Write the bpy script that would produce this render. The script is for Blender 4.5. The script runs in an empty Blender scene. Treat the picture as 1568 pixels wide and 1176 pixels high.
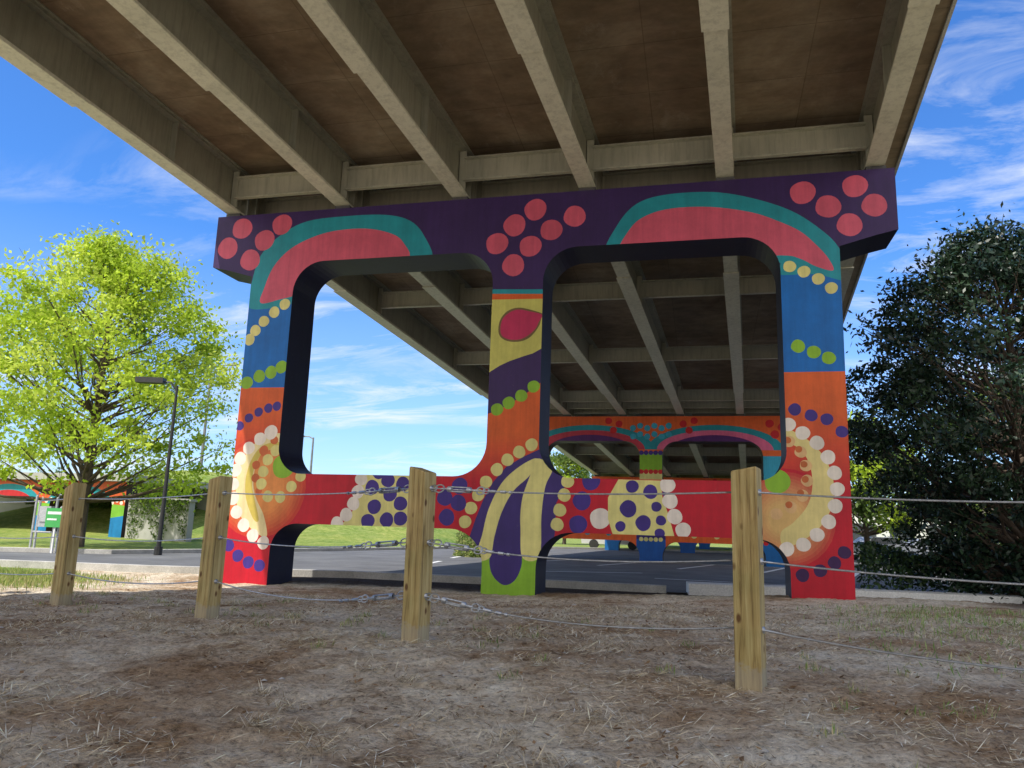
import bpy, math, random
import numpy as np
from mathutils import Vector, Matrix
from mathutils.geometry import delaunay_2d_cdt
random.seed(7); rng=np.random.default_rng(7)
sc=bpy.context.scene
def lin(c,m=1.0):
    return tuple(min(0.95,m*((v/255)/12.92 if v/255<=0.04045 else ((v/255+0.055)/1.055)**2.4)) for v in c)
# ------------------------------------------------------------ camera basis
F=1178.0
Zc=Vector((206,6188,-1178)).normalized()
Xc=Vector((4794,62,1178)); Xc=(Xc-Zc*Xc.dot(Zc)).normalized()
Yc=Zc.cross(Xc)
CAM=Vector((3.21,-13.0,1.075))
def rect(u,v):            # survey tracing of the mural -> metres on the pier face (x,z)
    r=Vector((u-784,588-v,-F)); t=13.0/r.dot(Yc)
    return (CAM.x+r.dot(Xc)*t, CAM.z+r.dot(Zc)*t)
# ------------------------------------------------------------ node helpers
def new_mat(name):
    m=bpy.data.materials.new(name); m.use_nodes=True
    nt=m.node_tree; b=nt.nodes['Principled BSDF']; return m,nt,b
def N(nt,t,**k):
    n=nt.nodes.new(t)
    for a,v in k.items(): setattr(n,a,v)
    return n
def noise(nt,vec,scale,detail=5,rough=.6,dist=0):
    n=N(nt,'ShaderNodeTexNoise'); n.inputs['Scale'].default_value=scale; n.inputs['Detail'].default_value=detail
    n.inputs['Roughness'].default_value=rough; n.inputs['Distortion'].default_value=dist
    nt.links.new(vec,n.inputs['Vector']); return n.outputs['Fac']
def ramp(nt,fac,stops):
    r=N(nt,'ShaderNodeValToRGB'); e=r.color_ramp.elements
    while len(e)<len(stops): e.new(.5)
    for el,(p,c) in zip(e,stops):
        el.position=p; el.color=(c[0],c[1],c[2],1) if hasattr(c,'__len__') else (c,c,c,1)
    nt.links.new(fac,r.inputs[0]); return r.outputs[0]
def mix(nt,a,b,fac,mode='MIX'):
    m=N(nt,'ShaderNodeMix',data_type='RGBA',blend_type=mode)
    for s,v in ((0,fac),(6,a),(7,b)):
        if isinstance(v,bpy.types.NodeSocket): nt.links.new(v,m.inputs[s])
        elif s==0: m.inputs[0].default_value=v
        else: m.inputs[s].default_value=(v[0],v[1],v[2],1)
    return m.outputs[2]
def coords(nt,scale=(1,1,1)):
    t=N(nt,'ShaderNodeTexCoord'); mp=N(nt,'ShaderNodeMapping'); mp.inputs['Scale'].default_value=scale
    nt.links.new(t.outputs['Object'],mp.inputs['Vector']); return mp.outputs[0]
def bump(nt,b,h,strength,dist=.02):
    n=N(nt,'ShaderNodeBump'); n.inputs['Strength'].default_value=strength; n.inputs['Distance'].default_value=dist
    nt.links.new(h,n.inputs['Height']); nt.links.new(n.outputs[0],b.inputs['Normal'])
def mat_noise(name,a,b_,scale=3,rough=.8,bmp=.2,metal=0,stretch=(1,1,1),lo=.3,hi=.7,fine=40,f0=.78,f1=1.12):
    m,nt,b=new_mat(name); c=coords(nt,stretch)
    n1=noise(nt,c,scale,4,.65); n2=noise(nt,c,fine,2)
    col=ramp(nt,n1,[(lo,a),(hi,b_)])
    v=ramp(nt,n2,[(.25,f0),(.75,f1)])
    nt.links.new(mix(nt,col,v,1.0,'MULTIPLY'),b.inputs['Base Color'])
    b.inputs['Roughness'].default_value=rough; b.inputs['Metallic'].default_value=metal
    if bmp: bump(nt,b,n2,bmp)
    return m
def mat_attr(name,rough=.6,transl=0,weather=.15,bmp=.1,scale=2.0,spec=.5):
    m,nt,b=new_mat(name); a=N(nt,'ShaderNodeAttribute',attribute_name='Col'); col=a.outputs['Color']
    if weather:
        c=coords(nt)
        n1=noise(nt,c,scale,6,.72); n2=noise(nt,coords(nt,(1,1,.07)),7,4,.7)
        v=ramp(nt,n1,[(.25,1-weather*1.7),(.75,1+weather)]); w=ramp(nt,n2,[(.3,1-weather*1.3),(.62,1.0)])
        col=mix(nt,mix(nt,col,v,1,'MULTIPLY'),w,1,'MULTIPLY')
        fade=ramp(nt,noise(nt,c,11,4,.8),[(.62,0.0),(.78,.18)])
        col=mix(nt,col,(.30,.27,.25),fade)
        if bmp: bump(nt,b,noise(nt,c,45,2),bmp,.01)
    nt.links.new(col,b.inputs['Base Color']); b.inputs['Roughness'].default_value=rough
    b.inputs['Specular IOR Level'].default_value=spec
    if transl:
        tr=N(nt,'ShaderNodeBsdfTranslucent'); nt.links.new(col,tr.inputs[0])
        ms=N(nt,'ShaderNodeMixShader'); ms.inputs[0].default_value=transl
        nt.links.new(b.outputs[0],ms.inputs[1]); nt.links.new(tr.outputs[0],ms.inputs[2])
        nt.links.new(ms.outputs[0],nt.nodes['Material Output'].inputs[0])
    return m
# ------------------------------------------------------------ mesh helpers
def mk(name,V,Fc,mats,fm=None,col=None,parent=None,smooth=False):
    me=bpy.data.meshes.new(name); me.from_pydata(V,[],Fc); 
    for m in (mats if isinstance(mats,list) else [mats]): me.materials.append(m)
    if fm is not None: me.polygons.foreach_set('material_index',np.array(fm,dtype=np.int32))
    if col is not None:
        c=np.ones((len(Fc),4),dtype=np.float32); c[:,:3]=np.array(col)
        at=me.attributes.new('Col','FLOAT_COLOR','FACE'); at.data.foreach_set('color',c.ravel())
    if smooth: me.polygons.foreach_set('use_smooth',np.ones(len(Fc),dtype=bool))
    me.update(); o=bpy.data.objects.new(name,me); sc.collection.objects.link(o)
    if parent: o.parent=parent
    return o
def empty(name,loc=(0,0,0),rz=0):
    e=bpy.data.objects.new(name,None); e.location=loc; e.rotation_euler=(0,0,rz); e.empty_display_size=.3
    sc.collection.objects.link(e); return e
class MB:
    def __init__(s): s.V=[];s.F=[];s.M=[]
    def add(s,V,Fc,m=0):
        o=len(s.V); s.V+= [tuple(v) for v in V]; s.F+=[tuple(i+o for i in f) for f in Fc]; s.M+=[m]*len(Fc)
    def box(s,x0,x1,y0,y1,z0,z1,m=0,fn=None):
        V=[(x,y,z) for z in (z0,z1) for y in (y0,y1) for x in (x0,x1)]
        if fn: V=[fn(*v) for v in V]
        s.add(V,[(0,2,3,1),(4,5,7,6),(0,1,5,4),(2,6,7,3),(0,4,6,2),(1,3,7,5)],m)
    def tube(s,pts,rad,n=8,m=0,cap=True):
        pts=[Vector(p) for p in pts]; V=[]
        for i,p in enumerate(pts):
            d=(pts[min(i+1,len(pts)-1)]-pts[max(i-1,0)]).normalized()
            a=d.cross(Vector((0,0,1)) if abs(d.z)<.9 else Vector((1,0,0))).normalized(); b=d.cross(a)
            r=rad[i] if hasattr(rad,'__len__') else rad
            for k in range(n):
                t=2*math.pi*k/n; V.append(p+a*math.cos(t)*r+b*math.sin(t)*r)
        Fc=[]
        for i in range(len(pts)-1):
            for k in range(n):
                Fc.append((i*n+k,i*n+(k+1)%n,(i+1)*n+(k+1)%n,(i+1)*n+k))
        if cap: Fc.append(tuple(range(n))); Fc.append(tuple(range((len(pts)-1)*n,len(pts)*n)))
        s.add(V,Fc,m)
    def build(s,name,mats,parent=None,smooth=False): return mk(name,s.V,s.F,mats,s.M,None,parent,smooth)
def cloud_quads(name,C,A,B,col,mat,parent=None):
    n=len(C); V=np.empty((n,4,3)); V[:,0]=C-A; V[:,1]=C+B; V[:,2]=C+A; V[:,3]=C-B
    Fc=np.arange(4*n).reshape(n,4)
    return mk(name,V.reshape(-1,3).tolist(),Fc.tolist(),mat,None,col,parent)
def rvec(n):
    v=rng.normal(size=(n,3)); return v/np.linalg.norm(v,axis=1)[:,None]
# ------------------------------------------------------------ terrain
def ss(a,b,x): t=np.clip((x-a)/(b-a),0,1); return t*t*(3-2*t)
def edge(x): return np.interp(x,[-60,-14,-8,-4,0,60],[-1,.2,1.2,2.6,2.8,3.0])
def far(x): return np.interp(x,[-60,-30,-18,-14,-12,-9,0,60],[3,4,5,7,16,34,45,45])
def gz(x,y):
    x=np.asarray(x,float); y=np.asarray(y,float)
    zf=.28+.022*np.clip(x-1,-9,0)-.06*np.clip(-8.2-y,0,8)
    zb=np.where(x<0,.011*np.clip(x,-9,0),.04*np.clip(x,0,6))
    zb=zb*(1-ss(.4,1.6,y))
    z=zf+(zb-zf)*ss(-6.5,-.3,y)
    z=z+.014*np.sin(x*2.3+y*1.1)*np.sin(y*1.9-x*.6)+.009*np.sin(x*6.1-y*3.3)*np.sin(y*5.2+x*2.2)
    e=edge(x); z=z*(1-ss(e-1.0,e-.15,y))-.03*ss(e-1.0,e-.15,y)
    f=far(x)
    m=4.3*np.exp(-(((x+30)/10)**2+((y-32)/8)**2))+1.6*np.exp(-(((x+17)/7)**2+((y-36)/8)**2))
    return z+m*ss(f,f+8,y)
def axis(segs):
    out=[]
    for a,b,st in segs: out+=list(np.arange(a,b,st))
    return np.array(out+[segs[-1][1]])
gx=axis([(-900,-100,80),(-100,-40,6),(-40,-8,1),(-8,9,.06),(9,40,1),(40,100,6),(100,900,80)])
gy=axis([(-60,-12,2),(-12,-3,.05),(-3,3.2,.08),(3.2,50,1),(50,140,8),(140,1500,100)])
GX,GY=np.meshgrid(gx,gy); GZ=gz(GX,GY)
fineb=(GX>-8)&(GX<9)&(GY<2)&(GY>-12); GZ=GZ+fineb*rng.normal(0,.0075,GX.shape)
ny,nx=GX.shape
V=np.stack([GX,GY,GZ],-1).reshape(-1,3)
i=(np.arange(ny-1)[:,None]*nx+np.arange(nx-1)[None,:]).ravel()
Fc=np.stack([i,i+1,i+nx+1,i+nx],1)
grass=ss(-6.2,-8.5,GX+GY*.5+2.0)*ss(-5.5,-3.2,GY)     # left verge
grass=np.maximum(grass,ss(far(GX)-.5,far(GX),GY))
grass=np.maximum(grass,.6*ss(4.6,7.2,GX)*ss(-8.5,-6,GY)*(1-ss(-4,-1.5,GY)))
mulch=ss(.3,1.0,GY)*(1-ss(far(GX)-.5,far(GX),GY))*ss(-5.8,-5,GX)
mulch=np.maximum(mulch,ss(6.8,8.0,GX)*ss(-1.6,-.2,GY)*(1-ss(3,4,GY))*(GX<14))
m,nt,b=new_mat('ground_dirt')
c=coords(nt); at=N(nt,'ShaderNodeAttribute',attribute_name='Mask'); sep=N(nt,'ShaderNodeSeparateColor'); nt.links.new(at.outputs['Color'],sep.inputs[0])
n0=noise(nt,c,.55,4,.65,.4); n1=noise(nt,c,3.4,5,.8); n2=noise(nt,c,30,4,.8)
d=ramp(nt,n1,[(.33,(.32,.24,.16)),(.46,(.60,.505,.385)),(.62,(.77,.70,.58))])
d=mix(nt,d,ramp(nt,n0,[(.40,(.66,.52,.39)),(.50,(.96,.90,.82)),(.60,(1.12,1.12,1.08))]),1,'MULTIPLY')
d=mix(nt,d,ramp(nt,n2,[(.32,.34),(.47,.92),(.68,1.25)]),1,'MULTIPLY')
g=ramp(nt,n1,[(.3,(.13,.20,.035)),(.5,(.26,.33,.08)),(.7,(.46,.45,.18))])
g=mix(nt,g,ramp(nt,n2,[(.3,.45),(.7,1.35)]),1,'MULTIPLY')
g=mix(nt,g,ramp(nt,noise(nt,c,.16,3,.7),[(.35,(.62,.78,.7)),(.62,(1.2,1.1,1.0))]),1,'MULTIPLY')
gf=N(nt,'ShaderNodeMath',operation='MULTIPLY_ADD'); nt.links.new(n1,gf.inputs[0]); gf.inputs[1].default_value=1.6
gs=N(nt,'ShaderNodeMath',operation='MULTIPLY_ADD'); nt.links.new(sep.outputs[0],gs.inputs[0]); gs.inputs[1].default_value=2.4; gs.inputs[2].default_value=-1.5
nt.links.new(gs.outputs[0],gf.inputs[2]); gf.use_clamp=True
c1=mix(nt,d,g,gf.outputs[0])
mu=ramp(nt,n2,[(.3,(.03,.02,.014)),(.7,(.15,.11,.08))])
c2=mix(nt,c1,mu,sep.outputs[1])
nt.links.new(c2,b.inputs['Base Color']); b.inputs['Roughness'].default_value=.95; b.inputs['Specular IOR Level'].default_value=.15
bump(nt,b,n2,.8,.03)
GM=m
me=bpy.data.meshes.new('ground'); me.from_pydata(V.tolist(),[],Fc.tolist()); me.materials.append(GM)
at=me.attributes.new('Mask','FLOAT_COLOR','POINT')
cc=np.zeros((len(V),4),np.float32); cc[:,0]=grass.ravel(); cc[:,1]=mulch.ravel(); cc[:,3]=1; at.data.foreach_set('color',cc.ravel())
me.polygons.foreach_set('use_smooth',np.ones(len(Fc),dtype=bool)); me.update()
sc.collection.objects.link(bpy.data.objects.new('ground',me))
# road
asph=mat_noise('asphalt',(.10,.10,.104),(.19,.19,.192),.7,.9,.2,fine=70,f0=.7,f1=1.2)
xs=np.concatenate([np.arange(-60,-20,2),np.arange(-20,12,.5),np.arange(12,61,4)])
V=[];
for x in xs:
    V+=[(x,float(edge(x)),-.008),(x,float(far(x)),-.008)]
mk('parking_lot_road',V,[(2*k,2*k+2,2*k+3,2*k+1) for k in range(len(xs)-1)],asph)
conc=mat_noise('kerb_concrete',(.38,.37,.34),(.58,.56,.52),2.5,.85,.2)
def kerb(name,path,w=.15,h=.12,mat=conc,z=-.03):
    mb=MB(); P=[Vector((p[0],p[1],0)) for p in path]; V=[]
    for k,p in enumerate(P):
        d=(P[min(k+1,len(P)-1)]-P[max(k-1,0)]).normalized(); n=Vector((-d.y,d.x,0))
        for (a,zz) in ((-w/2,z),(-w/2,z+h+.02),(-w/2+.03,z+h+.03),(w/2-.03,z+h+.03),(w/2,z+h+.01),(w/2,z)):
            V.append(p+n*a+Vector((0,0,zz)))
    Fs=[]
    for k in range(len(P)-1):
        for j in range(5): Fs.append((k*6+j,k*6+j+1,k*6+6+j+1,k*6+6+j))
    Fs+= [tuple(range(6)),tuple(range(len(P)*6-6,len(P)*6))]
    mb.add(V,Fs); return mb.build(name,mat)
kerb('kerb',[(x,float(edge(x))) for x in np.arange(-30,2.6,.5)])
kerb('kerb',[(x,2.95+.1*(x-3)) for x in np.arange(2.9,9,.5)],w=.6,h=.19,mat=mat_noise('white_kerb',(.8,.79,.76),(.9,.89,.86),3,.8,.1))
kerb('kerb',[(x,float(far(x))) for x in np.arange(-40,40,.5)],w=.2)
paintm=mat_noise('road_paint',(.68,.68,.66),(.88,.88,.86),6,.7,.1)
mb=MB()
def stripe(x0,y0,x1,y1,w=.12):
    d=Vector((x1-x0,y1-y0,0)).normalized(); n=Vector((-d.y,d.x,0))*w/2
    a=Vector((x0,y0,-.004)); c_=Vector((x1,y1,-.004)); mb.add([a-n,c_-n,c_+n,a+n],[(0,1,2,3)])
for k in range(6): stripe(-3+k*2.7,14,-1.8+k*2.7,19.3,.16)
stripe(-4,19.5,14,19.5,.16)
for k in range(5): stripe(-5-k*.9,10+k*5,-5.3-k*.9,12+k*5,.16)
stripe(-2,8,1.5,10,.14); stripe(2,7.5,8,7.0,.14)
mb.build('parking_markings',paintm)
# ------------------------------------------------------------ painted bent
PAINT=mat_attr('mural_paint',.5,0,.15,.2,1.5,.35)
NAVY=lin((60,38,92)); PINK=lin((216,92,116)); TEAL=lin((36,150,164)); BLUE=lin((12,108,190)); ORANGE=lin((222,98,42))
RED=lin((196,20,44)); CREAM=lin((230,220,140)); GREEN=lin((142,190,50)); WHITE=lin((246,234,222)); PURP=lin((68,48,138))
DNAVY=lin((28,30,58))
def arc(cx,cz,r,a0,a1,n=10): return [(cx+r*math.cos(math.radians(a0+(a1-a0)*k/n)),cz+r*math.sin(math.radians(a0+(a1-a0)*k/n))) for k in range(n+1)]
def circ(cx,cz,r,n=20,jit=0.04):
    ph=random.random()*6; return [(cx+r*(1+jit*math.sin(3*t+ph))*math.cos(t),cz+r*(1+jit*math.sin(2*t+ph))*math.sin(t)) for t in [2*math.pi*k/n for k in range(n)]]
def outline(top,bot=-.4,gl=0):
    cb=top-1.07; b0=1.07+gl; b1=1.98+gl; r=.5
    R=[(5.45,bot),(4.53,bot)]+arc(4.53-r,b0-r,r,0,90)+arc(.47+.6,b0-.6,.6,90,180)+[(.47,bot)]
    L=[(-x,z) for x,z in reversed(R)]
    outer=[(-5.47,top-1.32),(-6.0,top-1.17),(-6.38,top-1.08),(-6.38,top),(6.38,top),(6.38,top-1.08),(6.0,top-1.17),(5.47,top-1.32)]+R+L
    hR=arc(4.53-.62,cb-.62,.62,0,90)+arc(.47+.62,cb-.62,.62,90,180)+arc(.47+.6,b1+.6,.6,180,270)+arc(4.53-.5,b1+.5,.5,270,360)
    return outer,[hR,[(-x,z) for x,z in reversed(hR)]]
def inside(poly,P):
    poly=np.array(poly); x,y=P[:,0],P[:,1]; r=np.zeros(len(P),bool); j=len(poly)-1
    for i in range(len(poly)):
        xi,yi=poly[i]; xj,yj=poly[j]
        if yi!=yj:
            r^=((yi>y)!=(yj>y))&(x<(xj-xi)*(y-yi)/(yj-yi)+xi)
        j=i
    return r
def painted_solid(name,outer,holes,shapes,base,T,loc,side,parent=None):
    loops=[outer]+holes+[s[0] for s in shapes]
    Vv=[];E=[]
    for lp in loops:
        o=len(Vv); Vv+=[Vector(p) for p in lp]; n=len(lp); E+=[(o+k,o+(k+1)%n) for k in range(n)]
    r=delaunay_2d_cdt(Vv,E,[],0,1e-5,False)
    P=np.array([[v.x,v.y] for v in r[0]]); T3=np.array([f for f in r[2] if len(f)==3])
    cen=P[T3].mean(1); keep=inside(outer,cen)
    for h in holes: keep&=~inside(h,cen)
    T3=T3[keep]; cen=cen[keep]; col=np.tile(np.array(base),(len(T3),1))
    for s in shapes:
        k=inside(s[0],cen); col[k]=s[1]
    n=len(P); V=[(p[0],0,p[1]) for p in P]+[(p[0],T,p[1]) for p in P]
    Fs=[tuple(t) for t in T3]+[(t[0]+n,t[2]+n,t[1]+n) for t in T3]; C=list(col)+list(col)
    for lp in [outer]+holes:
        o=len(V); m_=len(lp); V+=[(p[0],0,p[1]) for p in lp]+[(p[0],T,p[1]) for p in lp]
        for k in range(m_):
            Fs.append((o+k,o+(k+1)%m_,o+m_+(k+1)%m_,o+m_+k)); C.append(np.array(side))
    ob=mk(name,V,Fs,PAINT,None,np.array(C),parent); ob.location=loc; return ob
S=[]
def poly(pts,c,sm=0):
    P=[rect(*p) for p in pts]
    if sm:
        Q=[]; n=len(P)
        for k in range(n):
            a,b_,c_,d_=[Vector(P[(k+j)%n]) for j in (-1,0,1,2)]
            for t in (0,.2,.4,.6,.8):
                q=.5*((2*b_)+(c_-a)*t+(2*a-5*b_+4*c_-d_)*t*t+(-a+3*b_-3*c_+d_)*t**3); Q.append((q.x,q.y))
        P=Q
    S.append((P,c))
def dots(lst,r,c):
    for d in lst:
        x,z=rect(d[0],d[1]); rr=(d[2] if len(d)>2 else r); x2,_=rect(d[0]+rr,d[1]); S.append((circ(x,z,x2-x),lerp3(c,(c[0]*.75,c[1]*.75,c[2]*.75),random.random()**2*.6)))
def band(x0,x1,z0,z1,c): S.append(([(x0,z0),(x1,z0),(x1,z1),(x0,z1)],c))
def lerp3(a,b_,t): return tuple(a[q]*(1-t)+b_[q]*t for q in range(3))
for (a,b_,zb,zo) in ((-5.6,-3.8,5.6,3.62),(3.8,5.6,5.6,3.76)):
    band(a,b_,zo,zb,BLUE)
    band(a,b_,-.5,zo,ORANGE)
    K=24
    for k in range(K):
        t=(k+1)/K; zz=3.1-1.3*k/K
        band(a,b_,-.5,zz,lerp3(ORANGE,RED,t))
band(-3.9,3.9,.4,2.3,RED)
# left cap
poly([(380,470),(386,430),(400,390),(430,360),(470,339),(530,331),(590,329),(628,338),(650,362),(660,400),(600,420),(480,420),(455,445),(445,466),(415,472)],TEAL,1)
poly([(399,464),(405,440),(418,410),(440,385),(470,367),(510,354),(560,350),(600,358),(618,372),(624,396),(560,405),(500,408),(470,430),(455,450),(430,458)],PINK,1)
dots([(371,350),(349,380),(383,398),(405,368),(432,344)],15,PINK)
# right cap
poly([(929,390),(945,345),(975,312),(1020,298),(1090,294),(1150,303),(1210,322),(1255,350),(1285,380),(1305,430),(1250,420),(1190,420),(1190,400),(1100,400),(1000,400)],TEAL,1)
poly([(946,392),(965,350),(990,330),(1030,319),(1090,317),(1150,325),(1190,338),(1225,354),(1250,375),(1268,395),(1276,414),(1250,408),(1225,396),(1196,391),(1100,395),(1000,398)],PINK,1)
dots([(1229,295),(1268,316),(1309,285),(1339,314),(1301,344)],20,PINK)
dots([(820,321),(788,345),(761,373),(844,352),(812,377),(786,406),(880,331)],17,PINK)
# left column
dots([(436,466),(420,478),(404,492),(391,506),(382,520)],8,CREAM)
dots([(378,586),(397,576),(415,570),(431,562)],9,GREEN)
dots([(367,652),(381,640),(396,631),(411,625),(424,622)],6.5,PURP)
for k in range(8):
    t=k/7; x0,z0=rect(398,745); S.append((circ(x0,z0,.95-.45*t,28,0),lerp3(lerp3(RED,ORANGE,.35),lin((236,150,80)),t)))
poly([(430,664),(405,668),(382,688),(366,716),(361,750),(366,785),(385,810),(408,822),(404,790),(393,765),(388,742),(391,715),(402,694),(428,682)],lin((240,222,166)),1)
poly([(424,676),(400,684),(384,706),(376,735),(377,765),(388,795),(396,796),(390,765),(386,742),(390,715),(402,694),(426,683)],lin((212,190,90)),1)
dots([(392,712,6),(391,732,6),(404,690,7),(420,674,6),(396,752,5)],6,lin((214,110,60)))
dots([(434,714)],17,GREEN)
dots([(422,690),(410,704),(403,722),(400,741),(410,760),(429,761),(446,745),(460,729)],8,CREAM)
dots([(415,662,10),(398,672),(381,686),(368,702),(361,720),(357,741),(357,763),(362,784),(373,804),(387,820),(403,831)],9,WHITE)
dots([(350,835),(364,851),(380,861),(397,866)],8.5,PURP)
# right column
dots([(1209,408),(1231,416),(1253,427),(1273,441)],10,CREAM)
dots([(1222,530),(1246,539),(1269,548)],11,GREEN)
dots([(1217,627),(1242,636),(1266,642),(1289,661)],10,PURP)
for k in range(12):
    t=k/11; x0,z0=rect(1202,795); S.append((circ(x0,z0,.8-.55*t,28,0),lerp3(RED,lin((226,184,116)),t)))
poly([(1200,655),(1235,672),(1262,700),(1276,735),(1274,775),(1255,808),(1225,830),(1200,838),(1196,815),(1215,800),(1236,775),(1244,745),(1240,712),(1225,688),(1200,672)],lin((230,212,140)),1)
dots([(1190,737)],20,GREEN)
dots([(1208,676),(1226,692),(1234,713),(1236,736),(1229,759),(1211,777),(1189,787)],9.5,lin((236,190,134)))
dots([(1206,674),(1223,688),(1231,711),(1233,734),(1226,755),(1208,773)],5.5,lin((204,108,56)))
dots([(1207,650),(1229,663),(1251,678),(1268,700),(1278,724),(1282,749),(1279,775),(1269,799),(1251,819),(1230,834),(1205,841)],11.5,WHITE)
dots([(1293,846),(1278,862),(1256,874),(1229,881)],10.5,lin((64,28,84)))
# centre column
poly([(740,449),(850,449),(850,460),(740,460)],ORANGE)
poly([(740,443),(850,443),(850,450),(740,450)],TEAL)
poly([(740,459),(850,457),(850,515),(832,532),(816,541),(800,546),(780,553),(765,560),(740,576)],lin((206,200,104)))
poly([(764,512),(765,492),(776,477),(793,471),(812,474),(832,481),(829,487),(825,500),(812,516),(796,523),(776,522)],lin((120,96,60)),1)
poly([(767,511),(768,492),(778,480),(793,474),(812,477),(830,482),(825,493),(820,503),(808,514),(794,520),(777,519)],lin((196,48,92)),1)
poly([(740,636),(761,629),(780,618),(800,607),(818,593),(850,570),(850,700),(720,730),(690,745),(690,830),(740,830)],ORANGE)
K=16
for k in range(K):
    t=(k+1)/K; y=668+4.5*k; poly([(670,y),(850,y),(850,y+160),(670,y+160)],lerp3(ORANGE,RED,t))
poly([(670,742),(735,742),(735,850),(670,850)],RED)
dots([(761,627),(779,617),(798,606),(817,592)],9.5,GREEN)
poly([(850,680),(826,688),(800,700),(775,715),(755,738),(740,765),(728,795),(716,830),(700,920),(852,920),(846,850),(850,812),(852,770),(866,743),(858,715)],lin((62,44,116)))
poly([(725,852),(850,852),(850,925),(725,925)],GREEN)
poly([(751,845),(750,868),(757,885),(772,896),(788,889),(798,868),(799,845),(797,790),(808,745),(790,748),(765,790)],lin((62,44,116)),1)
poly([(822,702),(796,714),(768,740),(748,780),(738,820),(728,856),(750,854),(757,822),(768,785),(786,752),(812,727)],CREAM,1)
poly([(822,702),(846,716),(835,745),(829,790),(826,852),(800,854),(797,810),(797,785),(801,758),(813,725)],CREAM,1)
dots([(814,681),(795,692),(777,704),(761,719),(744,738),(732,758),(721,778),(712,799)],9.5,CREAM)
dots([(869,737),(864,758),(857,781),(853,803)],10,CREAM)
# beam panels
poly([(557,722),(640,722),(640,812),(518,808),(536,790),(548,765)],CREAM)
dots([(570,746),(594,735),(573,776),(597,757),(592,796),(613,771),(617,741),(563,798),(613,794),(580,722)],10.5,PURP)
dots([(553,733),(548,753),(541,771),(530,788),(516,801)],9.5,WHITE)
dots([(681,762),(684,792),(704,744),(702,770)],12,PURP)
dots([(891,767),(885,803),(905,737)],14,PURP)
dots([(919,794)],16,WHITE)
poly([(947,734),(1012,736),(1014,760),(1024,790),(1034,826),(940,824),(931,795),(931,762)],CREAM)
dots([(962,779,13),(968,745,10),(996,753,11),(985,801,12),(1005,776,8),(1012,797,8),(950,806,8),(1010,817,8),(1020,755,6)],10,PURP)
dots([(1022,743),(1026,767),(1033,791),(1046,812)],12,WHITE)
o,h=outline(7.2)
painted_solid('painted_bridge_pier',o,h,S,NAVY,.9,(0,0,0),DNAVY)
# far piers (own mural)
def far_mural(top):
    s=[]; O=lin((238,104,46)); R=lin((215,36,44)); cb=top-1.07
    LB=lin((60,170,200)); 
    def B(x0,x1,z0,z1,c): s.append(([(x0,z0),(x1,z0),(x1,z1),(x0,z1)],c))
    for sx in (-1,1):
        cx=2.6*sx
        for (ra,rb,c_) in ((2.75,1.05,TEAL),(2.35,.82,lin((235,110,150)) if sx>0 else lin((200,60,80))),(1.8,.62,lin((90,40,110)))):
            s.append(([(cx+ra*math.cos(t),cb-.35+rb*math.sin(t)) for t in np.linspace(0,math.pi,24)],c_))
        for (dx,dz) in ((0,.6),(-.35,.3),(.3,.25),(.7,.65),(-.6,.75)): s.append((circ(5.3*sx+dx*.8,cb+dz,.17),R))
        for (dx,dz) in ((0,.6),(.4,.3),(.75,.75)): s.append((circ(1.35*sx+dx*sx*.6,cb+.2+dz*.9,.15),R))
        x0,x1=sorted((4.4*sx,5.6*sx))
        B(x0,x1,3.2,4.4,LB); B(x0,x1,2.2,3.2,lin((150,60,110))); B(x0,x1,.9,2.2,lin((236,190,90))); B(x0,x1,-.5,.9,lin((30,110,180)))
        for k in range(6):
            s.append((circ(sx*(4.55+.16*k),3.2,.1),CREAM)); s.append((circ(sx*(4.55+.16*k),2.2+.08*(k%2),.09),WHITE)); s.append((circ(sx*(4.55+.16*k),.9+.08*(k%2),.1),R))
    for k in range(12): s.append((circ(-.75+.3*(k%6),cb+.2+.36*(k//6)+.1*((k%6)%2),.13),LB))
    B(-.6,.6,3.7,4.5,GREEN); B(-.6,.6,2.9,3.7,CREAM); B(-.6,.6,2.1,2.9,lin((40,160,190))); B(-.6,.6,.9,1.8,lin((60,40,120))); B(-.6,.6,-.5,.9,lin((30,90,170)))
    for k in range(5):
        s.append((circ(-.4+.2*k,3.7,.1),R)); s.append((circ(-.4+.2*k,4.5,.1),PURP)); s.append((circ(-.4+.2*k,2.9,.09),O)); s.append((circ(-.4+.2*k,2.1,.1),WHITE)); s.append((circ(-.4+.2*k,.9,.09),CREAM))
    for k in range(7): s.append((circ(1.3+.45*k,1.3+.18*(-1)**k,.13),CREAM)); s.append((circ(-1.3-.45*k,1.3+.18*(-1)**k,.13),TEAL))
    return s,O
GR=.057; SK=.0555
for yb in (20,40,60):
    top=7.2-GR*yb; s,O=far_mural(top); o,h=outline(top,-.4,-.25)
    painted_solid('painted_bridge_pier',o,h,s,O,.9,(SK*yb,yb,0),lin((40,30,40)))
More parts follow.
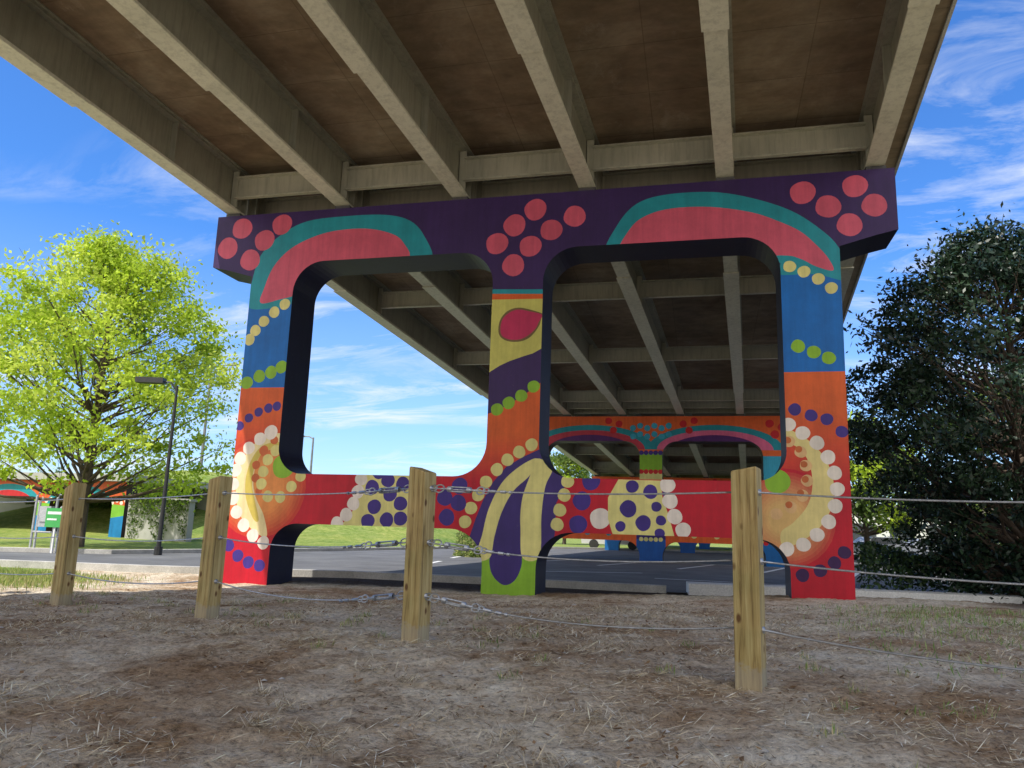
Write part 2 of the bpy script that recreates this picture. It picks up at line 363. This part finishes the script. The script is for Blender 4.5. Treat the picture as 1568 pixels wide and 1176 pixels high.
# ------------------------------------------------------------ bridge superstructure
def steel_mat(name,a,b_):
    m,nt,b=new_mat(name); c=coords(nt)
    cc=ramp(nt,noise(nt,c,.9,4,.65),[(.3,a),(.7,b_)])
    st=ramp(nt,noise(nt,coords(nt,(3,3,.25)),3.5,4,.75),[(.34,.78),(.55,1.0)])
    cc=mix(nt,cc,st,1,'MULTIPLY')
    cc=mix(nt,cc,(.16,.085,.04),ramp(nt,noise(nt,c,5,5,.8),[(.68,0.0),(.78,.5)]))
    nt.links.new(cc,b.inputs['Base Color']); b.inputs['Roughness'].default_value=.5; return m
steel=steel_mat('girder_paint_lit',(.60,.595,.47),(.72,.71,.57)); web=steel_mat('girder_paint_shaded',(.27,.27,.21),(.38,.375,.295))  # one girder paint: bounce-lit undersides and shaded webs put into the colour
soffit,nt,b=new_mat('deck_soffit'); c=coords(nt)
n1=noise(nt,c,.5,5,.7,.4); n2=noise(nt,coords(nt,(.45,1,1)),4,5,.7)
cc=ramp(nt,n1,[(.33,(.19,.135,.082)),(.5,(.27,.205,.132)),(.68,(.37,.305,.21))])
cc=mix(nt,cc,ramp(nt,n2,[(.3,.75),(.7,1.18)]),1,'MULTIPLY')
cc=mix(nt,cc,(.46,.42,.34),ramp(nt,noise(nt,coords(nt,(1,.6,1)),2.2,5,.75),[(.60,0.0),(.74,.4)]))
br=N(nt,'ShaderNodeTexBrick'); br.offset=0; br.inputs['Scale'].default_value=1; br.inputs['Brick Width'].default_value=2.44; br.inputs['Row Height'].default_value=1.22; br.inputs['Mortar Size'].default_value=.008
br.inputs['Color1'].default_value=(1,1,1,1); br.inputs['Color2'].default_value=(.86,.85,.83,1); br.inputs['Mortar'].default_value=(.65,.63,.6,1)
nt.links.new(coords(nt),br.inputs['Vector'])
cc=mix(nt,cc,br.outputs[0],1,'MULTIPLY')
nt.links.new(cc,b.inputs['Base Color']); b.inputs['Roughness'].default_value=.9
dconc=mat_noise('deck_concrete',(.38,.37,.34),(.5,.49,.45),.8,.85,.2)
def sk(x,y,z): return (x+SK*y,y,z-GR*y)
BR=empty('bridge')
mb=MB()
S0,S1=-32,78; DZ=8.22
mb.box(-6.75,6.75,S0,S1,DZ,DZ+.22,0,sk); ob=mb.build('deck_slab',[soffit],BR)
mb=MB()
for sx in (-1,1):
    a,b2=(6.45,6.78) if sx>0 else (-6.78,-6.45)
    mb.box(a,b2,S0,S1,DZ+.222,DZ+.9,0,sk)
    a,b2=(6.752,6.80) if sx>0 else (-6.80,-6.752)
    mb.box(a,b2,S0,S1,DZ-.04,DZ+.221,0,sk)
mb.build('parapets',[dconc],BR)
mb=MB(); GXs=[-6.1,-3.66,-1.22,1.22,3.66,6.1]
joints=[S0,.45,20.45,40.45,60.45,S1]
for g in GXs:
    for a,b2 in zip(joints[:-1],joints[1:]):
        a+=.04;b2-=.04
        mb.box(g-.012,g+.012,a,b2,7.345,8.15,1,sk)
        mb.box(g-.15,g+.15,a,b2,8.15,8.20,1,sk)
        mb.box(g-.15,g+.15,a,b2,7.30,7.345,0,sk)
        mb.box(g-.175,g+.175,a+4,b2-4.2,7.27,7.2985,0,sk)
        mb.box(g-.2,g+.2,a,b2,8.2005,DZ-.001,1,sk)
        ss_=[a+.12,a+.42]+[a+6.1+6*k for k in range(0,int((b2-a)/6))]+[b2-.42,b2-.12]
        for s in ss_:
            if s>b2-.05: continue
            for sd in (-1,1):
                x0,x1=(g+.013,g+.14) if sd>0 else (g-.14,g-.013)
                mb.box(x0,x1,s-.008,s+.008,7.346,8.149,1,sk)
mb.build('girders',[steel,web],BR)
mb=MB()
for a,b2 in zip(joints[:-1],joints[1:]):
    L=b2-a
    pos=[a+.5,b2-.5]+[a+6.14+6*k for k in range(0,int((L-8)/6)+1)]
    if a==S0: pos=[b2-.5,-6.1,-12.1,-18.1,-24.1]
    for s in pos:
        for g0,g1 in zip(GXs[:-1],GXs[1:]):
            mb.box(g0+.03,g1-.03,s-.01,s+.01,7.53,7.97,0,sk)
            mb.box(g0+.145,g1-.145,s-.10,s-.011,7.955,7.985,0,sk)
            mb.box(g0+.145,g1-.145,s-.10,s-.011,7.515,7.545,0,sk)
            for gg,sd in ((g0,1),(g1,-1)):
                x0,x1=sorted((gg+sd*.03,gg+sd*.16)); mb.box(x0,x1,s-.03,s-.0115,7.36,8.14,0,sk)
mb.build('cross_beams',[steel_mat('beam_paint',(.42,.42,.33),(.52,.51,.41))],BR)
mb=MB()
for yb in (0,20,40,60):
    top=7.2-GR*yb
    for g in GXs:
        for dy in (.2,.68):
            x=g+SK*(yb+dy); zt=7.298-GR*(yb+dy)
            mb.box(x-.16,x+.16,yb+dy-.13,yb+dy+.13,top+.001,zt,0)
mb.build('bearings',[mat_noise('bearing_steel',(.05,.05,.05),(.1,.1,.09),4,.6,.1)],BR)
# ------------------------------------------------------------ fence
wood,nt,b=new_mat('treated_wood'); c=coords(nt,(1,1,.045)); 
n1=noise(nt,c,45,5,.65,.5); n2=noise(nt,coords(nt),2.5,3); 
cc=ramp(nt,n1,[(.34,(.19,.115,.04)),(.47,(.40,.28,.11)),(.65,(.55,.42,.20))])
cc=mix(nt,cc,ramp(nt,n2,[(.3,(.74,.82,.70)),(.7,(1.08,1.04,1.0))]),1,'MULTIPLY')
vo=N(nt,'ShaderNodeTexVoronoi'); vo.inputs['Scale'].default_value=5.5; mp=coords(nt,(1.4,1.4,.75)); nt.links.new(mp,vo.inputs['Vector'])
cc=mix(nt,cc,ramp(nt,vo.outputs['Distance'],[(.07,(.3,.18,.1)),(.14,(1,1,1))]),1,'MULTIPLY')
tc=N(nt,'ShaderNodeTexCoord'); sp=N(nt,'ShaderNodeSeparateXYZ'); nt.links.new(tc.outputs['Object'],sp.inputs[0])
zn=N(nt,'ShaderNodeMath',operation='MULTIPLY_ADD'); nt.links.new(noise(nt,coords(nt),14,4,.8),zn.inputs[0]); zn.inputs[1].default_value=-.2; nt.links.new(sp.outputs[2],zn.inputs[2])
mk_=ramp(nt,zn.outputs[0],[(.0,.45),(.03,0.0)])
cc=mix(nt,cc,(.36,.34,.29),mk_)
nt.links.new(cc,b.inputs['Base Color']); b.inputs['Roughness'].default_value=.75; bump(nt,b,n1,.4,.006)
wire=mat_noise('galvanised_steel',(.34,.36,.39),(.55,.57,.6),30,.4,.0,.7)
FE=empty('wire_fence')
posts=[(-5.41,-5.44),(-3.2,-6.15),(-.99,-6.87),(1.21,-7.6),(3.46,-8.27),(5.72,-8.98)]
fd=Vector((2.22,-.71,0)).normalized(); fang=math.atan2(fd.y,fd.x)
WH=[1.08,.69,.315]; base=[]
for k,(x,y) in enumerate(posts):
    z=float(gz(x,y)); base.append(z); H=1.22; w=.073; ch=.004
    prof=[(-w+ch,-w),(w-ch,-w),(w,-w+ch),(w,w-ch),(w-ch,w),(-w+ch,w),(-w,w-ch),(-w,-w+ch)]
    V=[];Fs=[]
    sl=(.02,.03,.015,-.02,.012,.02)[k]
    for zz in (-.4,H-.015):
        for px,py in prof: V.append((px,py,zz+(sl*(px/w) if zz>0 else 0)))
    V+=[(px*.93,py*.93,H-.006+sl*(px/w)) for px,py in prof]
    for l in range(2):
        for j in range(8): Fs.append((l*8+j,l*8+(j+1)%8,(l+1)*8+(j+1)%8,(l+1)*8+j))
    Fs.append(tuple(range(16,24)))
    o=mk('post_%d'%k,V,Fs,wood,parent=FE); o.location=(x,y,z); o.rotation_euler=(random.uniform(-.012,.012),random.uniform(-.012,.012),fang+random.uniform(-.06,.06))
mb=MB()
def ring(c_,r,ax,t=.004,n=14,sx=1.0):
    u=Vector(ax).normalized(); v=u.cross(Vector((0,-1,.3))).normalized()
    mb.tube([Vector(c_)+u*math.cos(a)*r*sx+v*math.sin(a)*r for a in np.linspace(0,2*math.pi,n)],t,6,0,False)
def turnbuckle(p,q):
    d=(q-p).normalized(); up=Vector((0,0,1))
    ring(p+d*.03,.024,d,.006); ring(p+d*.08,.03,d,.0055,sx=1.3)
    mb.tube([p+d*.1,p+d*.17],.008,6)
    for sgn in (-1,1): mb.tube([p+d*.16+up*.016*sgn,p+d*.34+up*.016*sgn],.0065,6)
    mb.tube([p+d*.155,p+d*.185],.021,8); mb.tube([p+d*.325,p+d*.35],.021,8)
    mb.tube([p+d*.34,p+d*.41],.008,6); ring(p+d*.435,.028,d,.006,sx=1.2); ring(p+d*.48,.02,d,.0055,sx=1.3)
    mb.tube([p+d*.50,p+d*.56],.012,6); mb.tube([p+d*.60,p+d*.64],.012,6); mb.tube([p+d*.67,p+d*.69],.012,6)
for k in range(len(posts)-1):
    for wi,h_ in enumerate(WH):
        p=Vector((*posts[k],base[k]+h_)); q=Vector((*posts[k+1],base[k+1]+h_)); d=(q-p).normalized()
        p=p+d*.07; q=q-d*.07
        sag=.018+.03*wi*(1 if k in(2,3) else .45)+random.uniform(0,.015)
        pts=[p.lerp(q,t)-Vector((0,0,sag*4*t*(1-t))) for t in np.linspace(0,1,16)]
        mb.tube(pts,.006,6)
        if k==2: turnbuckle(q,pts[-5])
        if k==3: turnbuckle(p,pts[4])
        for e_,sgn in ((p,-1),(q,1)):
            mb.tube([e_+d*sgn*.01,e_-d*sgn*.012],.019,8)
mb.build('wires',[wire],FE,True)
# ------------------------------------------------------------ straw + grass blades
litter=mat_attr('straw_blades',.85,0,0,0,3,.2)
def blades(name,x,y,length,width,flat,cols,mat,zoff=.004,ang=None,rise=0):
    n=len(x); z=gz(x,y)+zoff; a=rng.uniform(0,2*math.pi,n) if ang is None else ang; L=length*rng.uniform(.4,1.3,n)
    el=rng.uniform(*flat,n)
    A=np.stack([np.cos(a)*np.cos(el),np.sin(a)*np.cos(el),np.sin(el)],1)*(L/2)[:,None]
    Bv=np.stack([-np.sin(a),np.cos(a),rng.uniform(-.3,.6,n)],1)*(width*rng.uniform(.6,1.2,n)/2)[:,None]
    C=np.stack([x,y,z],1)+A*np.array([0,0,1])
    if rise: C[:,2]+=rise*rng.random(n)
    ci=rng.integers(0,len(cols),n); col=np.array(cols)[ci]*rng.uniform(.7,1.25,n)[:,None]
    return cloud_quads(name,C,A,Bv,np.clip(col,0,.9),mat)
ST=[(.82,.72,.53),(.72,.60,.40),(.88,.82,.68),(.40,.30,.19),(.60,.52,.41)]
n=170000; x=rng.uniform(-5,8.5,n); y=-11.2+9.2*rng.random(n)**1.5
cl=np.sin(x*1.7+y*.8)*np.sin(y*2.1-x*.9)+.6*np.sin(x*4.3+1)*np.sin(y*5.1)+.5*np.sin(x*.8-2)*np.sin(y*1.3+1); keep=rng.random(n)<np.clip(.30+.6*cl,.04,1)
x=x[keep];y=y[keep]
blades('dry_straw',x,y,.085,.0046,(0,.3),ST,litter)
# matted clumps of straw
nc=260; cxs=rng.uniform(-4.5,8,nc); cys=-11+8*rng.random(nc)**1.3; per=130
r_=np.abs(rng.normal(0,1,nc*per)); t_=rng.uniform(0,6.283,nc*per); R_=np.repeat(rng.uniform(.05,.2,nc),per)
x=np.repeat(cxs,per)+r_*R_*np.cos(t_)*1.5; y=np.repeat(cys,per)+r_*R_*np.sin(t_)
blades('straw_clumps',x,y,.10,.0045,(0,.6),ST+[(.30,.22,.13)],litter,.004,None,.02)
n=16000; x=rng.uniform(-5,8,n); y=rng.uniform(-11,-1,n); cl=np.sin(x*2.7+3)*np.sin(y*3.1-x)+.5*np.sin(x*9)*np.sin(y*8); k=cl>.2; x=x[k];y=y[k]
blades('fallen_leaves',x,y,.042,.018,(0,.5),[(.17,.10,.05),(.30,.19,.10),(.40,.28,.17)],litter,.008)
gm=mat_attr('grass_blades',.7,.3,0,0,3,.3)
n=70000; x=rng.uniform(-24,-3.0,n); y=rng.uniform(-5.4,.2,n); k=rng.random(n)<ss(-4.6,-7.6,x+y*.5+2)*ss(-5.4,-3.4,y); x=x[k];y=y[k]; k=y<edge(x)-.3; x=x[k];y=y[k]
blades('grass',x,y,.12,.012,(.9,1.5),[(.26,.34,.07),(.38,.42,.12),(.5,.47,.2),(.2,.3,.06)],gm,0)
n=45000; x=rng.uniform(4.0,12,n); y=rng.uniform(-8,-1.5,n); k=rng.random(n)<ss(4.0,7.0,x)*(.45+.5*np.sin(x*2+y)*np.sin(y*1.7)); x=x[k];y=y[k]
blades('grass',x,y,.08,.009,(.6,1.4),[(.2,.34,.08),(.30,.42,.13),(.5,.48,.25)],gm,0)
nc=80; tt=rng.uniform(-4.5,7,nc); cys=-6.9-.32*(tt-1)+rng.normal(0,.9,nc); per=24
x=np.repeat(tt,per)+rng.normal(0,.035,nc*per); y=np.repeat(cys,per)+rng.normal(0,.035,nc*per)
blades('weeds',x,y,.06,.007,(.5,1.4),[(.20,.30,.08),(.35,.38,.15),(.6,.52,.32)],gm,0)
# pebbles
mb=MB()
for _ in range(650):
    px=random.uniform(-4,7.5); py=-11+8.5*random.random(); r=random.uniform(.006,.02)*(1.8 if random.random()<.06 else 1); pz=float(gz(px,py))
    V=[Vector((px,py,pz))+Vector((math.cos(t)*r*random.uniform(.7,1.2),math.sin(t)*r*random.uniform(.7,1.2),r*.25)) for t in np.linspace(0,2*math.pi,7)[:-1]]
    V+= [Vector((px,py,pz+r*.75)),]
    mb.add(V,[(j,(j+1)%6,6) for j in range(6)])
mb.build('gravel',[mat_noise('stone',(.30,.28,.25),(.65,.62,.58),9,.9,.2)])
# ------------------------------------------------------------ trees
bark=mat_noise('bark',(.07,.05,.035),(.16,.12,.09),4,.95,.5,stretch=(1,1,.25))
leafL=mat_attr('leaves_spring',.55,.5,0,0,.6,.3)
leafD=mat_attr('leaves_dark',.38,0,0,0,.8,.4)
def tree(name,loc,z0,z1,R,prof,nclump,per,leaf,cols,mat,tr=.18,clr=.55,asp=.45,yscale=1.0,seed=1,shell=.45,lump=.13,droop=.62):
    global rng
    rng=np.random.default_rng(seed); random.seed(seed)
    E=empty(name,loc); mb=MB()
    H=z1-z0
    topz=z0+H*.8
    sp=[Vector((0,0,-.3)),Vector((.05,0,z0*.6)),Vector((.0,.1,z0+H*.25)),Vector((.12,0,z0+H*.55)),Vector((0,0,topz))]
    mb.tube(sp,[tr*1.35,tr,tr*.75,tr*.45,tr*.12],10)
    t=rng.random(nclump)**.85; ang=rng.uniform(0,2*math.pi,nclump)
    rr=np.array([prof(v) for v in t])*R*(shell+(1-shell)*rng.random(nclump)**.5)*(1+lump*np.sin(ang*3+seed+t*5)+lump*.8*np.sin(ang*5+t*13))
    C=np.stack([rr*np.cos(ang),rr*np.sin(ang)*yscale,z0+t*H],1)
    for k in range(nclump):
        if k%2: continue
        c_=Vector(C[k]); zb=max(z0*.8,min(topz-.2,c_.z-.55*math.hypot(c_.x,c_.y)-random.uniform(0,.6)))
        s=Vector((0,0,zb)); md=s.lerp(c_,.5)+Vector((random.uniform(-.2,.2),random.uniform(-.2,.2),-.15))
        f=max(.15,1-(zb-z0)/H)
        mb.tube([s,md,c_],[tr*.32*f+.01,tr*.17*f+.008,.008],5,0,False)
        for _ in range(2):
            q=c_+Vector((random.gauss(0,.4),random.gauss(0,.4),random.gauss(.15,.3))); mb.tube([md,q],[.012,.005],4,0,False)
    mb.build('trunk',[bark],E,True)
    N_=nclump*per
    cs=clr*rng.uniform(.4,1.35,nclump)
    P=np.repeat(C,per,0)+rng.normal(size=(N_,3))*np.repeat(cs,per)[:,None]*np.array([1,1,.6])*droop
    A=rvec(N_); B_=np.cross(A,rvec(N_)); B_/=np.linalg.norm(B_,axis=1)[:,None]
    sz=leaf*rng.uniform(.6,1.3,N_)
    cl=np.array(cols)[rng.integers(0,len(cols),nclump)]; col=np.repeat(cl,per,0)*rng.uniform(.7,1.3,N_)[:,None]
    cloud_quads('foliage',P,A*sz[:,None]/2,B_*sz[:,None]*asp/2,np.clip(col,0,.9),mat,E)
    return E
YG=[(.48,.62,.05),(.58,.70,.07),(.38,.52,.04),(.62,.72,.11)]
DG=[(.010,.026,.012),(.018,.042,.018),(.032,.065,.03),(.012,.03,.018)]
MG=[(.10,.17,.04),(.14,.22,.05),(.2,.27,.06)]
ovoid=lambda t: (math.sin(math.pi*min(1,(t*.78+.18)))**.75)*(1-.38*t)*1.17
ovoid2=lambda t:(math.sin(math.pi*min(1,(t*.78+.16)))**.6)
mag=lambda t:(math.sin(math.pi*min(1,(t*.74+.18)))**.75)*(1-.4*t**2)*(.66+.34*float(ss(.22,.5,t)))*1.05
tree('spring_tree',(-18.9,11,0),2.0,11.5,5.0,ovoid,270,150,.19,YG,leafL,.2,.72,.5,seed=3,shell=.25,lump=.2)
tree('magnolia_tree',(9.3,4.2,0),.3,7.4,3.6,mag,420,170,.13,DG,leafD,.16,.42,.42,seed=5,shell=.3,lump=.18)
tree('background_tree',(12.0,34,0),1.8,7.6,3.6,ovoid2,70,160,.3,MG+YG[:1],leafL,.15,.8,.5,seed=8,shell=.3)
tree('background_tree',(18,28,0),1.0,9.0,4,ovoid2,90,150,.3,MG,leafL,.2,.9,.5,seed=9,shell=.3)
tree('background_tree',(-9.5,60,0),1.6,8.3,3.2,ovoid2,60,120,.32,MG+YG[:1],leafL,.15,.8,.5,seed=12,shell=.3)
def leafmass(name,P,leaf,cols,mat):
    n=len(P); A=rvec(n); B_=np.cross(A,rvec(n)); B_/=np.linalg.norm(B_,axis=1)[:,None]; sz=leaf*rng.uniform(.6,1.3,n)
    col=np.array(cols)[rng.integers(0,len(cols),n)]*rng.uniform(.6,1.3,n)[:,None]
    return cloud_quads(name,P,A*sz[:,None]/2,B_*sz[:,None]*.25,np.clip(col,0,.9),mat)
n=16000; P=np.stack([rng.uniform(6.6,14,n),6+rng.normal(0,.45,n),0*rng.random(n)],1); P[:,2]=(.95+.12*np.sin(P[:,0]*3))*rng.random(n)**.5
leafmass('hedge',P,.11,[(.04,.08,.03),(.07,.13,.04),(.1,.18,.05)],leafD)
def shrub(x,y,r,hh,n,cols,leaf=.12):
    d=rvec(n); d[:,2]=np.abs(d[:,2]); z=float(gz(x,y)); k=(rng.random(n)**.3)*(1+.15*np.sin(d[:,0]*7+d[:,1]*5))
    leafmass('shrub',np.array([x,y,z])+d*np.array([r,r*.9,hh])*k[:,None],leaf,cols,leafL)
shrub(-5.6,17.5,1.1,1.25,5000,[(.28,.38,.09),(.2,.28,.07),(.45,.45,.18)])
for (x,y,r,hh) in ((-25,24,1.2,1.5),(-22,26,.9,1.1),(-30,24,1.5,1.6),(-19,31,1.3,1.3),(-15,34,1.0,1.2),(-34,25,1.6,2)): shrub(x,y,r,hh,2500,MG,.2)
n=26000; th=rng.uniform(-1.1,.75,n); D=rng.uniform(150,190,n); hh=5.5+2.5*np.sin(th*23)+1.5*np.sin(th*51+1)
P=np.stack([3+D*np.sin(th),D*np.cos(th),hh*rng.random(n)**.7],1)
leafmass('distant_trees',P,2.0,[(.06,.10,.035),(.09,.14,.04),(.14,.19,.05)],leafL)
# ------------------------------------------------------------ left background underpass, wall, utilities
UX,UY=-37,18.5
lo=[(0,-.2),(0,2.75),(13.6,2.75),(13.6,-.2),(12.9,-.2)]+arc(12.9-.35,1.95-.35,.35,0,90)+arc(9.3+.35,1.95-.35,.35,90,180)+[(9.3,-.2),(8.6,-.2)]+arc(8.6-.35,1.95-.35,.35,0,90)+arc(5+.35,1.95-.35,.35,90,180)+[(5,-.2),(4.2,-.2)]+arc(4.2-.35,1.95-.35,.35,0,90)+[(.7,1.95),(.7,-.2)]
sh=[]
for cx in (2.5,6.8,11):
    sh.append(([(cx+1.9*math.cos(t),1.6+.95*math.sin(t)) for t in np.linspace(0,math.pi,20)],TEAL)); sh.append(([(cx+1.5*math.cos(t),1.6+.65*math.sin(t)) for t in np.linspace(0,math.pi,20)],lin((200,44,50))))
for cx in (.4,4.6,9,13.3):
    sh.append(([(cx-.6,-.3),(cx+.6,-.3),(cx+.6,1.2),(cx-.6,1.0)],lin((30,130,190)))); sh.append(([(cx-.6,1.0),(cx+.6,1.2),(cx+.6,1.6),(cx-.6,1.7)],lin((130,190,60))))
    for q in range(4): sh.append((circ(cx-.4+.25*q,1.75+.1*(q%2),.09),WHITE)); sh.append((circ(cx-.3+.22*q,2.35+.14*(q%2),.1),lin((120,30,60))))
painted_solid('painted_underpass_pier',lo,[],sh,lin((220,96,44)),.7,(UX,UY,0),lin((60,40,40)))
mb=MB(); mb.box(UX-2,UX+13.9,UY-.3,UY+9,2.76,3.1); mb.build('underpass_deck',[dconc])
mb=MB(); mb.box(UX+13.9,UX+17.2,UY-.1,UY+.3,-.2,1.9); mb.box(UX+13.8,UX+17.3,UY-.16,UY+.36,1.902,2.02); mb.box(UX-2,UX+13.8,UY+7,UY+7.3,-.2,2.75); mb.build('retaining_wall',[dconc])
n=1500; P=np.stack([UX+14+3.2*rng.random(n),UY-.18+0*rng.random(n),0*rng.random(n)],1); P[:,2]=1.95*(1-rng.random(n)**1.8*(.4+.6*np.abs(np.sin(P[:,0]*2))))
leafmass('ivy',P,.14,MG,leafL)
U=empty('utility_meter_station',(-15.6,6.2,-.02)); mb=MB()
for dx in (-.5,-.36,.25,.42): mb.tube([(dx,0,0),(dx,0,1.45+.2*math.sin(dx*9)),(dx+.08,0,1.55+.2*math.sin(dx*9))],.035,8)
mb.tube([(-.5,0,.6),(.42,0,.6)],.03,8); mb.tube([(-.36,0,1.1),(.25,0,1.1)],.03,8)
mb.box(-.25,.15,-.1,.12,.75,1.35); mb.box(-.2,.1,-.13,-.101,.9,1.2)
mb.build('pipes_and_cabinet',[mat_noise('grey_metal',(.35,.36,.37),(.55,.56,.57),5,.5,.05,.3)],U)
mb=MB(); mb.box(.1,.75,-.2,-.17,.75,1.3,0); mb.box(.16,.69,-.204,-.2005,1.12,1.2,1); mb.box(.16,.5,-.204,-.2005,.95,1.0,1); mb.box(.4,.45,-.165,-.12,0,1.3,1)
mb.build('green_sign',[mat_noise('sign_green',(.05,.35,.08),(.07,.4,.1),3,.4,0),paintm],U)
def lamp(loc,H,arm,rz,s=1,c0=.16):
    L=empty('street_lamp',loc,rz); mb=MB(); mb.tube([(0,0,0),(0,0,H*.5),(0,0,H)],[.12*s,.095*s,.065*s],10); mb.tube([(0,0,0),(0,0,.25)],.2*s,10)
    sg=1 if arm>0 else -1
    mb.tube([(0,0,H-.15),(arm*.4,0,H+.1),(arm,0,H+.12)],[.05*s,.045*s,.04*s],8)
    x0,x1=sorted((arm-.1*sg,arm+.75*sg)); mb.box(x0,x1,-.16,.16,H+.05,H+.22); mb.build('pole',[mat_noise('lamp_metal',(c0,c0,c0),(c0*1.5,c0*1.5,c0*1.5),4,.5,0,.3)],L,False)
lamp((-35.0,40,0),13.2,1.6,0,1.3)
lamp((-37.4,62,0),10.2,-1.2,0,1.4)
lamp((-12.8,7.6,0),5.2,-.5,.3,.6,.03)
# ------------------------------------------------------------ right background: building + cars
bw=mat_noise('white_siding',(.66,.66,.64),(.78,.78,.76),1,.7,.05); glass=mat_noise('dark_glass',(.02,.025,.03),(.05,.06,.07),2,.1,0)
roofm=mat_noise('roof',(.12,.1,.09),(.2,.18,.16),2,.9,.1)
Bd=empty('commercial_building',(12,62,0)); mb=MB()
mb.box(0,26,0,12,0,3.8,0); mb.box(-.3,26.3,-.3,12.3,3.802,4.3,1)
for k in range(8): mb.box(1+k*3.1,3+k*3.1,-.03,-.002,1,2.7,2); mb.box(.9+k*3.1,3.1+k*3.1,-.07,-.002,.88,.98,1)
mb.build('walls_roof_windows',[bw,roofm,glass],Bd)
def car(loc,rz,color):
    C=empty('parked_car',loc,rz); mb=MB()
    side=[(-2.2,.35),(-2.25,.75),(-2.1,.95),(-1.5,1.0),(-.95,1.4),(.6,1.42),(1.2,1.0),(2.0,.85),(2.2,.65),(2.2,.35)]
    n=len(side); V=[(x,-.85+(.14 if z>1.1 else 0),z) for x,z in side]+[(x,.85-(.14 if z>1.1 else 0),z) for x,z in side]
    Fs=[tuple(range(n)),tuple(range(n,2*n))]+[(k,(k+1)%n,n+(k+1)%n,n+k) for k in range(n)]; mb.add(V,Fs,0)
    for sy in (-1,1):
        mb.add([(-1.3,sy*.87,1.02),(1.0,sy*.87,1.02),(.55,sy*.735,1.37),(-.9,sy*.735,1.37)],[(0,1,2,3)],1)
        for wx in (-1.35,1.35): mb.tube([(wx,sy*.68,.33),(wx,sy*.88,.33)],.33,16,2)
    mb.add([(1.17,-.66,1.05),(1.17,.66,1.05),(.66,.6,1.42),(.66,-.6,1.42)],[(0,1,2,3)],1)
    mb.build('body',[mat_noise('car_paint',color,color,1,.3,0),glass,mat_noise('tyre',(.02,.02,.02),(.04,.04,.04),3,.8,0)],C)
car((13.6,38,0),.3,(.8,.8,.82)); car((17.5,43,0),.2,(.3,.32,.35)); car((8.6,43,0),0,(.1,.25,.4)); car((-3,43,0),.1,(.6,.6,.6)) 
# ------------------------------------------------------------ sky + sun
sund=Vector((-.30,-.62,1)).normalized(); el=math.asin(sund.z); az=math.atan2(sund.x,sund.y)
w=bpy.data.worlds.new('World'); sc.world=w; w.use_nodes=True; nt=w.node_tree; bg=nt.nodes['Background']
sky=N(nt,'ShaderNodeTexSky',sky_type='NISHITA',sun_disc=False,sun_elevation=el,sun_rotation=az); sky.air_density=1.0; sky.dust_density=.3; sky.ozone_density=1.6
tc=N(nt,'ShaderNodeTexCoord'); sp=N(nt,'ShaderNodeSeparateXYZ'); nt.links.new(tc.outputs['Generated'],sp.inputs[0])
mx=N(nt,'ShaderNodeMath',operation='MAXIMUM'); nt.links.new(sp.outputs[2],mx.inputs[0]); mx.inputs[1].default_value=.0
ad=N(nt,'ShaderNodeMath',operation='ADD'); nt.links.new(mx.outputs[0],ad.inputs[0]); ad.inputs[1].default_value=.12
vd=N(nt,'ShaderNodeVectorMath',operation='DIVIDE'); nt.links.new(tc.outputs['Generated'],vd.inputs[0])
cb=N(nt,'ShaderNodeCombineXYZ'); 
for k in range(3): nt.links.new(ad.outputs[0],cb.inputs[k])
nt.links.new(cb.outputs[0],vd.inputs[1])
mp=N(nt,'ShaderNodeMapping'); mp.inputs['Scale'].default_value=(.8,1.7,.2); mp.inputs['Rotation'].default_value=(0,0,.5); mp.inputs['Location'].default_value=(3.1,1.2,0); nt.links.new(vd.outputs[0],mp.inputs['Vector'])
c1=noise(nt,mp.outputs[0],2.1,7,.66,.8); c2=noise(nt,mp.outputs[0],.7,2,.5,.2)
f1=ramp(nt,c1,[(.46,0.0),(.76,1.0)]); f2=ramp(nt,c2,[(.39,0.0),(.57,.9)])
ff=mix(nt,f1,f2,1,'MULTIPLY')
hz=ramp(nt,sp.outputs[2],[(.0,.55),(.12,.24),(.34,0.0)])
ff2=mix(nt,ff,hz,1,'ADD')
# bright haze added to the unseen sky behind the viewer, fills the shaded foreground
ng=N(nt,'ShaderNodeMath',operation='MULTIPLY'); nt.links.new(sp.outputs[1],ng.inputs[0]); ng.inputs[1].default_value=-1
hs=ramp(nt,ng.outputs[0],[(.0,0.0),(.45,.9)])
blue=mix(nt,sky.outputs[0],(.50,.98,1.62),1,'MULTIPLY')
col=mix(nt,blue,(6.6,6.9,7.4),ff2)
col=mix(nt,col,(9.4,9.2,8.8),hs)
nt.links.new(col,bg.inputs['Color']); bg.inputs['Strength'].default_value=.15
L=bpy.data.lights.new('sun','SUN'); L.energy=5.0; L.angle=math.radians(.53); L.color=(1,.95,.87)
lo_=bpy.data.objects.new('sun',L); sc.collection.objects.link(lo_); lo_.rotation_euler=sund.to_track_quat('Z','Y').to_euler(); lo_.location=(-20,-40,60)
# ------------------------------------------------------------ camera
cd=bpy.data.cameras.new('camera'); cam=bpy.data.objects.new('camera',cd); sc.collection.objects.link(cam)
M=Matrix((Xc,Yc,Zc)).to_4x4(); M.translation=CAM; cam.matrix_world=M
cd.sensor_width=36; cd.lens=36*F/1568; cd.clip_end=5000; cd.clip_start=.05; sc.camera=cam
sc.view_settings.view_transform='Standard'; sc.view_settings.look='None'; sc.view_settings.exposure=0
